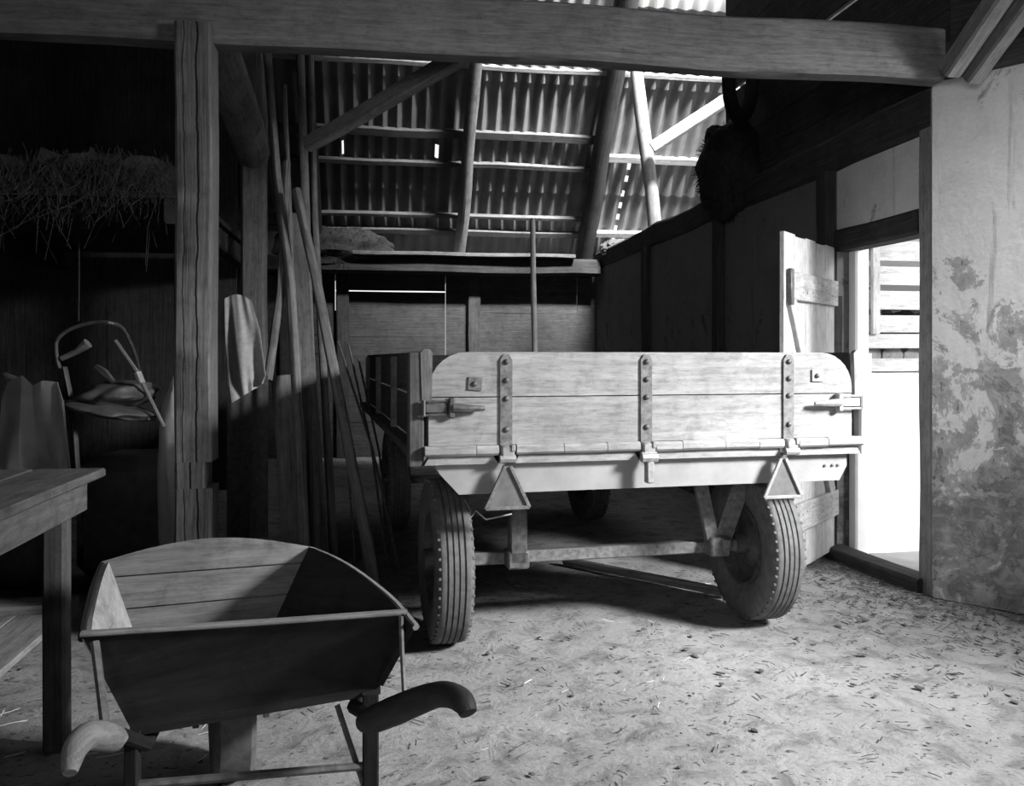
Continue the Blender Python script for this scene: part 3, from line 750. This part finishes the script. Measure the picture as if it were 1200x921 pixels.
# near board
mb = MB(); n = 10
tops = lerpn(A, B, n); bots = lerpn(a, b, n)
mb.panel(bots, [t + up*.006*noise.noise(t*5) for t in tops], -.024)
mb.build('front_board', 'barrow_shade', wbx, True)
mb = MB(); mb.bar(A+up*.002, B+up*.002, .026, .012, (0, 0, 1), 10, .004, .3); mb.build('rim_strip', 'rim_wood', wbx, True)
# far board: three planks, arched top
mb = MB()
for z0, z1, arch in ((0, .42, 0), (.436, .80, 0), (.816, 1.0, .055)):
    bt = [p_.lerp(q_, z0) for p_, q_ in zip(lerpn(dx_, cx_, n), lerpn(D, C, n))]
    tp = [p_.lerp(q_, z1)+up*arch*math.sin(math.pi*i/n) for i, (p_, q_) in enumerate(zip(lerpn(dx_, cx_, n), lerpn(D, C, n)))]
    mb.panel(bt, tp, .022)
mb.build('back_board', 'barrow', wbx, True)
# sides: run past the near board with rounded ends
def side(p0, p1, q0, q1, ext, name, mat, th):
    mb = MB(); bt = []; tp = []
    for i in range(15):
        t = i/14*(1+ext); e = max(0, t-.86)/(.14+ext)
        bt.append(p0.lerp(p1, min(t, 1.0+ext*.25))); P_ = q0.lerp(q1, t)
        P_ = P_ + up*(.022*math.sin(math.pi*min(t, 1)) - .022*e*e)
        tp.append(P_)
    mb.panel(bt, tp, th); mb.build(name, mat, wbx, True)
    mb = MB(); mb.tube(tp, .010, 6); mb.build('rim_strip', 'rim_wood' if th > 0 else 'barrow_shade', wbx, True)
side(cx_, b, C, B, .07, 'side_board', 'barrow_shade', .022)
side(dx_, a, D, A, -.03, 'side_board', 'barrow_lit', -.022)
mb = MB(); mb.add([a, b, cx_, dx_]+[p_-up*.025 for p_ in (a, b, cx_, dx_)], [[0, 1, 2, 3], [7, 6, 5, 4], [0, 4, 5, 1], [1, 5, 6, 2], [2, 6, 7, 3], [3, 7, 4, 0]], b-a)
mb.build('tray_floor', 'barrow_shade', wbx, True)
# frame rails under tray running to the wheel, legs, rods
wc = c2w((271-600)/1000*2.8, 2.80, .205)
r0 = b.lerp(a, .06)-up*.05; r1 = b.lerp(a, .94)-up*.05
fwd0 = V((wc.x-(A.x+B.x)/2, wc.y-(A.y+B.y)/2, 0)).normalized()
for s0, off in ((r0+fwd0*.12, .1), (r1+fwd0*.12, -.1)):
    mb = MB(); mb.bar(s0, V((wc.x, wc.y, .30))+V((off, 0.02, 0)), .05, .05, (0, 0, 1), 4, .003); mb.build('frame_rail', 'barrow_shade', wbx, True)
q_ = fwd0*.3
mb = MB(); mb.bar(r0.lerp(r1, .1)+q_, r0.lerp(r1, .9)+q_, .05, .045, (0, 0, 1), 4, .003); mb.build('cross_piece', 'barrow_shade', wbx, True)
lg1 = at(434, 842, 2.38); lg2 = at(156, 852, 2.12)
for L_ in (lg1, lg2):
    mb = MB(); mb.bar((L_.x, L_.y, 0), (L_.x, L_.y, .43), .045 if L_ is lg1 else .03, .045, (0, 1, 0), 4, .002, .1); mb.build('leg', 'barrow_shade', wbx, True)
mb = MB(); mb.tube([V((lg1.x, lg1.y, .225)), V((lg2.x, lg2.y, .30))], .012, 8); mb.build('cross_rod', 'steel', wbx, True)
mb = MB(); mb.tube([at(395, 826, 2.42), at(428, 925, 2.37), V((lg1.x-.03, lg1.y+.03, .08))], .008, 8); mb.build('stay_rod', 'steel', wbx, True)
mb = MB(); mb.tube([at(470, 722, 2.235), at(471, 760, 2.22), at(474, 818, 2.16)], .007, 6); mb.build('stay_rod', 'steel', wbx, True)
mb = MB(); mb.tube([at(111, 752, 2.08), at(117, 800, 2.04), at(124, 856, 1.98)], .011, 6); mb.build('stay_rod', 'strap', wbx, True)
# wheel
fwd = V((wc.x-(A.x+B.x)/2, wc.y-(A.y+B.y)/2, 0)).normalized()
whl = bpy.data.objects.new('wheel', None); COL.objects.link(whl); whl.parent = wbx
wa = math.atan2(fwd.y, fwd.x)-math.pi/2
whl.location = (wc.x-pn.x, wc.y-pn.y, .205); whl.rotation_euler = (0, 0, wa)
mb = MB(); mb.lathe([(.13, -.05), (.165, -.065), (.19, -.06), (.205, -.045), (.206, 0), (.205, .045), (.19, .06), (.165, .065), (.13, .05)], (0, 0, 0), 36)
mb.build('tire', 'rubber', whl)
mb = MB(); mb.lathe([(.02, -.06), (.05, -.055), (.06, -.03), (.13, -.035), (.135, 0), (.13, .035), (.06, .03), (.05, .055), (.02, .06)], (0, 0, 0), 24); mb.build('rim', 'rim', whl)
mb = MB(); mb.tube([(-.14, 0, 0), (.14, 0, 0)], .012, 8); mb.build('axle', 'steel', whl)
for sgn in (-1, 1):
    mb = MB(); mb.bar((sgn*.11, 0, -.03), (sgn*.11, -.02, .12), .02, .04, (0, 1, 0), 2); mb.build('fork', 'steel', whl)
# handles: shaft from under the tray, thick curved grip
h0 = at(415, 828, 2.42)
hp = [at(428, 846, 2.34), at(440, 842, 2.28), at(462, 833, 2.20), at(488, 822, 2.10), at(512, 814, 2.03), at(530, 815, 1.98), at(543, 823, 1.94), at(549, 836, 1.92)]
hd = bpy.data.objects.new('handle', None); COL.objects.link(hd); hd.parent = wbx; XF['h1'] = XF[wbx.name]
mb = MB(); mb.tube([r0+V((0, .1, .01)), h0, hp[1]], .021, 8); mb.v = [XF[wbx.name].inverted() @ v for v in mb.v]; mb.build('shaft', 'barrow_shade', hd)
mb = MB(); mb.tube(*cr(hp, 4, [.028, .036, .037, .034, .030, .029, .027, .020]), 14); mb.v = [XF[wbx.name].inverted() @ v for v in mb.v]; mb.build('grip', 'grip_dark', hd)['label'] = 'thick dark curved grip'
hd2 = bpy.data.objects.new('handle', None); COL.objects.link(hd2); hd2.parent = wbx
gp = [at(144, 872, 1.98), at(134, 866, 1.97), at(116, 862, 1.92), at(100, 864, 1.88), at(89, 876, 1.84), at(84, 892, 1.82), at(82, 906, 1.80)]
mb = MB(); mb.tube([r1+V((0, .1, .01)), r1, at(128, 856, 1.99)], .018, 8); mb.v = [XF[wbx.name].inverted() @ v for v in mb.v]; mb.build('shaft', 'barrow_shade', hd2)
mb = MB(); mb.tube(*cr(gp, 4, [.018, .030, .033, .030, .027, .022, .014]), 14); mb.v = [XF[wbx.name].inverted() @ v for v in mb.v]; mb.build('grip', 'grip_pale', hd2)['label'] = 'worn pale curved grip'

# ================================================================== FARM TRAILER
ex = V((.9744, .225)); tc = c2w(.6525, 3.885, 0)
exw = c2w(ex.x, ex.y, 0); TR = math.atan2(exw.y, exw.x)
tr = thing('farm_trailer', 'large wooden farm trailer with pale painted tailgate and rubber tyres', 'trailer', (tc.x, tc.y, 0), TR)
XL, XR, ZB, ZM, ZT, LEN = -1.036, 1.010, .985, 1.193, 1.388, 4.0
tg = bpy.data.objects.new('tailgate', None); COL.objects.link(tg); tg.parent = tr
def arc(cx, cz, r, a0, a1, n=7): return [(cx+r*math.cos(math.radians(a0+(a1-a0)*i/n)), cz+r*math.sin(math.radians(a0+(a1-a0)*i/n))) for i in range(n+1)]
rr = .165
mb = MB(); up_poly = [(XL, ZM+.002), (XR, ZM+.002)] + arc(XR-rr, ZT-rr, rr, 0, 90) + arc(XL+rr, ZT-rr, rr, 90, 180)
mb.prism(up_poly, .032); mb.prism([(XL, ZB), (XR, ZB), (XR, ZM-.003), (XL, ZM-.003)], .032)
mb.build('tail_boards', 'tail', tg)
for x in (-.697, -.046, .669):
    st = MB(); w = .027
    st.prism([(x-w, ZB-.02), (x+w, ZB-.02), (x+w, 1.352), (x+w*.45, 1.378), (x-w*.45, 1.378), (x-w, 1.352)], .009, Matrix.Translation((0, -.009, 0)), (0, 0, 1))
    so = st.build('hinge_strap', 'strap', tg)
    for z in (1.345, 1.265, 1.185, 1.05):
        st = MB(); st.ico((x, -.011, z), (.013, .010, .013), 2); st.build('bolt', 'steel', so)
for x, z, rot in ((-.835, 1.25, .08), (.823, 1.278, 0)):
    mb = MB(); mb.box((x, -.004, z), (.062, .008, .058), Matrix.Rotation(rot, 3, 'Y'), .002); po = mb.build('corner_plate', 'strap' if x < 0 else 'frame', tg)
    mb = MB(); mb.ico((x-.004, -.010, z), (.012, .009, .012), 2); mb.build('bolt', 'steel', po)
for x, z, sg in ((-.985, 1.148, 1), (.975, 1.150, -1)):
    mb = MB()
    for dz in (-.030, .030): mb.tube([(x-sg*.075, -.022, z+dz), (x+sg*.04, -.022, z+dz)], .006, 6)
    mb.tube([(x-sg*.075, -.022, z-.034), (x-sg*.075, -.022, z+.034)], .009, 6)
    mb.box((x-sg*.02, -.014, z), (.095, .02, .042), None, .004); mb.box((x+sg*.045, -.02, z), (.028, .035, .088), None, .006)
    lo = mb.build('latch', 'steel' if sg > 0 else 'pale_steel', tg)
    mb = MB(); mb.tube([(x+sg*.05, -.032, z), (x+sg*.12, -.042, z-.002), (x+sg*.185, -.034, z-.003)], [.020, .016, .010], 8); mb.build('latch_lever', 'steel' if sg > 0 else 'pale_steel', lo)
# round hinge rail in sleeves, lower lip
xs = [-1.055, -.83, -.735, -.655, -.44, -.24, -.085, -.01, .12, .33, .50, .63, .715, .87, 1.05]
segs_ = [(-1.055, -.835), (-.832, -.735), (-.655, -.443), (-.440, -.243), (-.240, -.085), (-.008, .118), (.121, .33), (.333, .50), (.503, .63), (.71, .86), (.864, 1.052)]
for x0, x1 in segs_:
    mb = MB(); zz = rnd.uniform(-.002, .002); mb.bar((x0, -.014, .963+zz), (x1, -.014, .963+zz), .05, .043, (0, 0, 1), 5, .0015, .24, .03); mb.build('rail_sleeve', 'rail', tr)
mb = MB(); mb.tube([(-1.05, -.012, .961), (1.05, -.012, .961)], .015, 8); mb.build('rail_bar', 'steel', tr)
for x0, x1 in ((-1.055, -.735), (-.66, -.085), (-.01, .63), (.70, 1.05)):
    mb = MB(); mb.prism([(x0, .903), (x1, .903), (x1-.02, .938), (x0+.02, .938)], .06, Matrix.Translation((0, -.012, 0))); mb.build('rail_lip', 'rail', tr)
for x in (-.697, -.046, .669):
    mb = MB(); mb.box((x, -.02, .953), (.06, .055, .06), None, .008); mb.box((x+.022, -.038, .972), (.02, .03, .03), None, .004); mb.tube([(x-.035, -.035, .925), (x+.035, -.035, .925)], .018, 8); mb.build('hinge_knuckle', 'pale_steel', tr)
mb = MB(); mb.box((-.046, -.04, .85), (.036, .04, .10), None, .006); mb.tube([(-.085, -.045, .915), (-.01, -.045, .915)], .022, 8); mb.build('catch_block', 'pale_steel', tr)
# bed and frame
mb = MB()
for k in range(9): mb.bar((-1.0+.25*k-.0, .06, .955), (-1.0+.25*k, LEN, .955), .245, .04, (0, 0, 1), 3, .002)
mb.build('bed', 'trailer_dark', tr)
mb = MB(); mb.prism([(-1.01, .902), (1.0, .902), (1.0, .84), (.96, .772), (-.90, .768), (-.985, .86)], .08, Matrix.Translation((0, .025, 0))); fm = mb.build('rear_beam', 'frame', tr)
mb = MB()
for dx in (-.02, .02, .05): mb.ico((.90+dx, .022, .845), (.008, .006, .008), 1)
mb.build('bolt', 'steel', fm)
for x in (-.5, .5):
    mb = MB(); mb.bar((x, .1, .85), (x, LEN, .85), .08, .14, (0, 0, 1), 3); mb.build('chassis_rail', 'steel', tr)
for y in (1.4, 2.6, 3.9):
    mb = MB(); mb.bar((-1.0, y, .85), (1.0, y, .85), .07, .10, (0, 0, 1), 3); mb.build('cross_member', 'steel', tr)
# side boards, posts
for sg in (-1, 1):
    x = sg*1.045
    mb = MB(); mb.bar((x, .05, .985+.1), (x, LEN, .985+.1), .03, .20, (0, 0, 1), 6, .003); mb.bar((x, .05, 1.292), (x, LEN, 1.292), .03, .195, (0, 0, 1), 6, .003)
    sbx = mb.build('side_board', 'trailer_dark', tr)
    for y in (1.2, 2.4, 3.6):
        mb = MB(); mb.bar((x+sg*.025, y, .90), (x+sg*.025, y, 1.37), .05, .02, (0, 1, 0), 2); mb.build('stake', 'steel', tr)
    mb = MB(); mb.bar((x+sg*.045, .03, .90), (x+sg*.045, .03, 1.385), .07, .06, (0, 1, 0), 4, .002, .15); mb.build('corner_post', 'trailer_dark' if sg < 0 else 'frame', tr)
    mb = MB(); mb.prism([(x-.02, 1.18), (x+.022, 1.18), (x+.026, 1.385), (x+.012, 1.40), (x-.012, 1.40), (x-.026, 1.385)], .03, Matrix.Translation((0, -.005, 0)), (0, 0, 1)) ; mb.build('post_cap', 'pole' if sg < 0 else 'rail', tr)
mb = MB(); mb.bar((-1.03, LEN, 1.19), (1.03, LEN, 1.19), .03, .40, (0, 0, 1), 3); mb.build('front_board', 'trailer_dark', tr)
# wheels
def tyre(cx, cy, par):
    w = bpy.data.objects.new('wheel', None); COL.objects.link(w); w.parent = par; w.location = (cx, cy, .39)
    half = [(.205, .056), (.22, .070), (.27, .086), (.32, .090), (.355, .085), (.378, .076)]
    tread = [(.386, .068), (.389, .062), (.389, .044), (.379, .042), (.379, .037), (.390, .035), (.390, .017), (.380, .015), (.380, .011), (.391, .009)]
    prof = [(r, -a_) for r, a_ in half+tread]+[(r, a_) for r, a_ in (half+tread)[::-1]]
    mb = MB(); mb.lathe(prof, (0, 0, 0), 64)
    for k in range(56):
        th = 2*math.pi*k/56
        for sg in (-1, 1):
            mb.box((sg*.074, .3785*math.cos(th), .3785*math.sin(th)), (.018, .014, .013), Matrix.Rotation(th-math.pi/2, 3, 'X'), .003)
    mb.build('tire', 'rubber', w)
    mb = MB(); mb.lathe([(.03, -.05), (.09, -.045), (.12, -.02), (.17, -.03), (.20, -.075), (.215, -.075), (.215, .075), (.20, .075), (.18, .03), (.12, .04), (.03, .06)], (0, 0, 0), 32); mb.build('rim', 'rim', w)
    mb = MB(); mb.lathe([(.005, -.11), (.05, -.10), (.06, -.04), (.06, .08), (.045, .12), (.005, .125)], (0, 0, 0), 20); mb.build('hub', 'rim', w)
for cx, cy in ((-.90, .46), (.735, .46), (-.88, 3.25), (.735, 3.25)): tyre(cx, cy, tr)
for y in (.46, 3.25):
    mb = MB(); mb.bar((-.82, y, .385), (.66, y, .385), .06, .06, (0, 0, 1), 3, 0, .1); mb.build('axle', 'strap', tr)
mb = MB(); mb.box((-.555, .38, .58), (.085, .07, .42), None, .008); mb.box((-.555, .40, .39), (.11, .11, .09), None, .01); mb.build('spring_hanger', 'steel', tr)
mb = MB(); mb.bar((.385, .38, .80), (.475, .40, .44), .07, .035, (0, 1, 0), 3); mb.bar((.66, .38, .80), (.535, .40, .44), .095, .035, (0, 1, 0), 3); mb.box((.505, .40, .40), (.11, .10, .10), None, .01); mb.box((.525, .34, .42), (.045, .02, .045), None, .004)
mb.build('spring_hanger', 'strap', tr)
mb = MB(); mb.bar((0, 3.25, .45), (-.1, 5.2, .30), .07, .08, (0, 0, 1), 3); mb.build('drawbar', 'steel', tr)
# triangular reflectors
for x in (-.697, .625):
    w, zt, zb = .097, .893, .712
    ro = MB(); ro.prism([(x-w, zb), (x+w, zb), (x+.014, zt), (x-.014, zt)], .010, Matrix.Translation((0, -.030, 0)), (0, 0, 1)); rp_ = ro.build('reflector', 'reflector', tr)
    ro = MB()
    for p0, p1 in (((-w, zb), (w, zb)), ((w, zb), (.012, zt)), ((-.012, zt), (-w, zb))):
        ro.bar((x+p0[0], -.034, p0[1]), (x+p1[0], -.034, p1[1]), .016, .013, (0, 1, 0), 1, 0, .2)
    ro.build('frame', 'strap' if x < 0 else 'pale_steel', rp_)
mb = MB(); mb.tube([(-.86, .10, .73), (-.85, .02, .70), (-.86, -.01, .665), (-.83, 0, .70), (-.78, .03, .655), (-.66, .05, .67)], .004, 5); mb.build('cable', 'pale_steel', tr)
# pitchfork standing in the trailer
pk = at(625, 330, 5.05); pf_ = thing('pitchfork', 'long handled pitchfork standing upright inside the trailer', 'pitchfork', (pk.x, pk.y, .976))
mb = MB(); mb.tube([(pk.x+.01, pk.y, 1.32), (pk.x, pk.y, 1.8), (pk.x-.004, pk.y, 2.17), (pk.x-.004, pk.y, 2.19)], [.017, .017, .016, .010], 10); mb.build('shaft', 'pole', pf_, True)
mb = MB(); mb.tube([(pk.x+.01, pk.y, 1.22), (pk.x+.01, pk.y, 1.36)], .019, 10); mb.build('ferrule', 'steel', pf_, True)
for k in (-1, 0, 1):
    mb = MB(); mb.tube([(pk.x+.01, pk.y, 1.24), (pk.x+.01+k*.07, pk.y, 1.20), (pk.x+.01+k*.075, pk.y-.02, .98)], .006, 6); mb.build('tine', 'steel', pf_, True)
# pole lying under the trailer
A_, B_ = at_z(662, 657, .03), at_z(850, 694, .03)
mb = MB(); mb.tube([A_, A_.lerp(B_, .5), B_], .028, 8, True, .1)
tag(mb.build('fallen_pole', 'pole'), 'thin pole lying on the floor under the trailer', 'pole')

# ================================================================== LITTER ON THE FLOOR
def scatter(name, n, mat, lab, lo, hi, w, region):
    mb = MB()
    for k in range(n):
        x, y = region()
        th = rnd.uniform(0, 6.283); mb.strand((x, y, .006), (math.cos(th), math.sin(th), rnd.uniform(-.02, .08)), rnd.uniform(lo, hi), w*rnd.uniform(.6, 1.4), .15, 2)
    return tag(mb.build(name, mat), lab, 'litter', kind='stuff')
def anywhere():
    for _ in range(50):
        x, y = rnd.uniform(-1.9, 3.0), rnd.uniform(1.6, 5.2)
        if noise.noise(V((x*1.7, y*1.7, 4))) > -.15: return x, y
    return x, y
scatter('dark_straw', 520, 'litter', 'dark bits of straw and twigs trodden into the dirt floor', .008, .055, .0020, anywhere)
scatter('pale_straw', 90, 'straw', 'pale loose straws scattered over the dirt floor', .02, .07, .0014, anywhere)
def by_bench(): return rnd.uniform(-1.9, -.4), rnd.uniform(2.5, 3.6)
scatter('bench_straw', 60, 'straw', 'pale straws lying around the workbench leg', .03, .14, .0018, by_bench)
def by_wall():  # packs dark litter along the wall to deepen the shade on the floor
    for _ in range(60):
        x, y = rnd.uniform(1.5, 3.6), rnd.uniform(2.6, 5.3)
        dw = (WX-.02-x) if y > 4.42 else ((4.06-x)*.797+(3.2-y)*.604)
        if 0.03 < dw and rnd.random() < math.exp(-dw*2.6) and noise.noise(V((x*2.2, y*2.2, 9))) > -.25: return x, y
    return 2.6, 4.6
scatter('chaff', 1500, 'litter', 'dark chaff and straw massed to darken the shaded foot of the brick wall', .008, .05, .0022, by_wall)
mb = MB()
for k in range(620):
    x, y = anywhere(); r = .003+.012*rnd.random()**2.5
    if rnd.random() < .5: x, y = by_wall()  # half the clods thicken that darkened strip by the wall
    mb.ico((x, y, .003), (r*rnd.uniform(1, 2.2), r, r*.45), 1, .6, 2, k, Matrix.Rotation(rnd.uniform(0, 3), 3, 'Z'))
tag(mb.build('dirt_clods', 'litter'), 'small dark clods of dirt lying about the floor', 'dirt', kind='stuff')

# ================================================================== LIGHT
W = bpy.data.worlds.new('daylight'); SC.world = W; W.use_nodes = True
bg = W.node_tree.nodes['Background']; bg.inputs[0].default_value = g4(1.0); bg.inputs[1].default_value = 1.2
def area(name, loc, target, sx, sy, power, spread=180):
    L_ = bpy.data.lights.new(name, 'AREA'); L_.shape = 'RECTANGLE'; L_.size = sx; L_.size_y = sy; L_.energy = power; L_.spread = math.radians(spread)
    o = bpy.data.objects.new(name, L_); COL.objects.link(o); o.location = loc
    o.rotation_euler = (V(target)-V(loc)).to_track_quat('-Z', 'Z').to_euler(); return o
area('gateway_daylight', (5.0, 1.0, 3.3), (1.5, 3.9, .8), 1.3, 1.0, 315, 84)
area('front_window_daylight', (-1.2, -1.93, 2.05), (2.8, 4.4, 2.2), 2.0, 1.2, 19, 75)
area('roof_skylight_daylight', (4.3, 4.4, 10.0), (3.2, 10.0, 5.3), 2.4, .8, 430, 36)
area('yard_daylight', (4.9, 3.2, 2.8), (3.6, 5.4, 1.2), 1.6, 1.6, 48)

# ================================================================== CAMERA
cd = bpy.data.cameras.new('camera'); cam = bpy.data.objects.new('camera', cd); COL.objects.link(cam)
cam.location = (0, 0, EYE); cam.rotation_euler = (math.pi/2, 0, -YAW)
cd.sensor_width = 36; cd.lens = 36*FPX/1200; cd.shift_y = -(460.5-HZ)/1200; cd.clip_start = .05
SC.camera = cam
vs = SC.view_settings; vs.view_transform = 'Standard'; vs.look = 'None'; vs.gamma = 1; vs.exposure = 0.; vs.use_curve_mapping = False
SC.cycles.use_denoising = True; SC.cycles.max_bounces = 8; SC.cycles.diffuse_bounces = 5
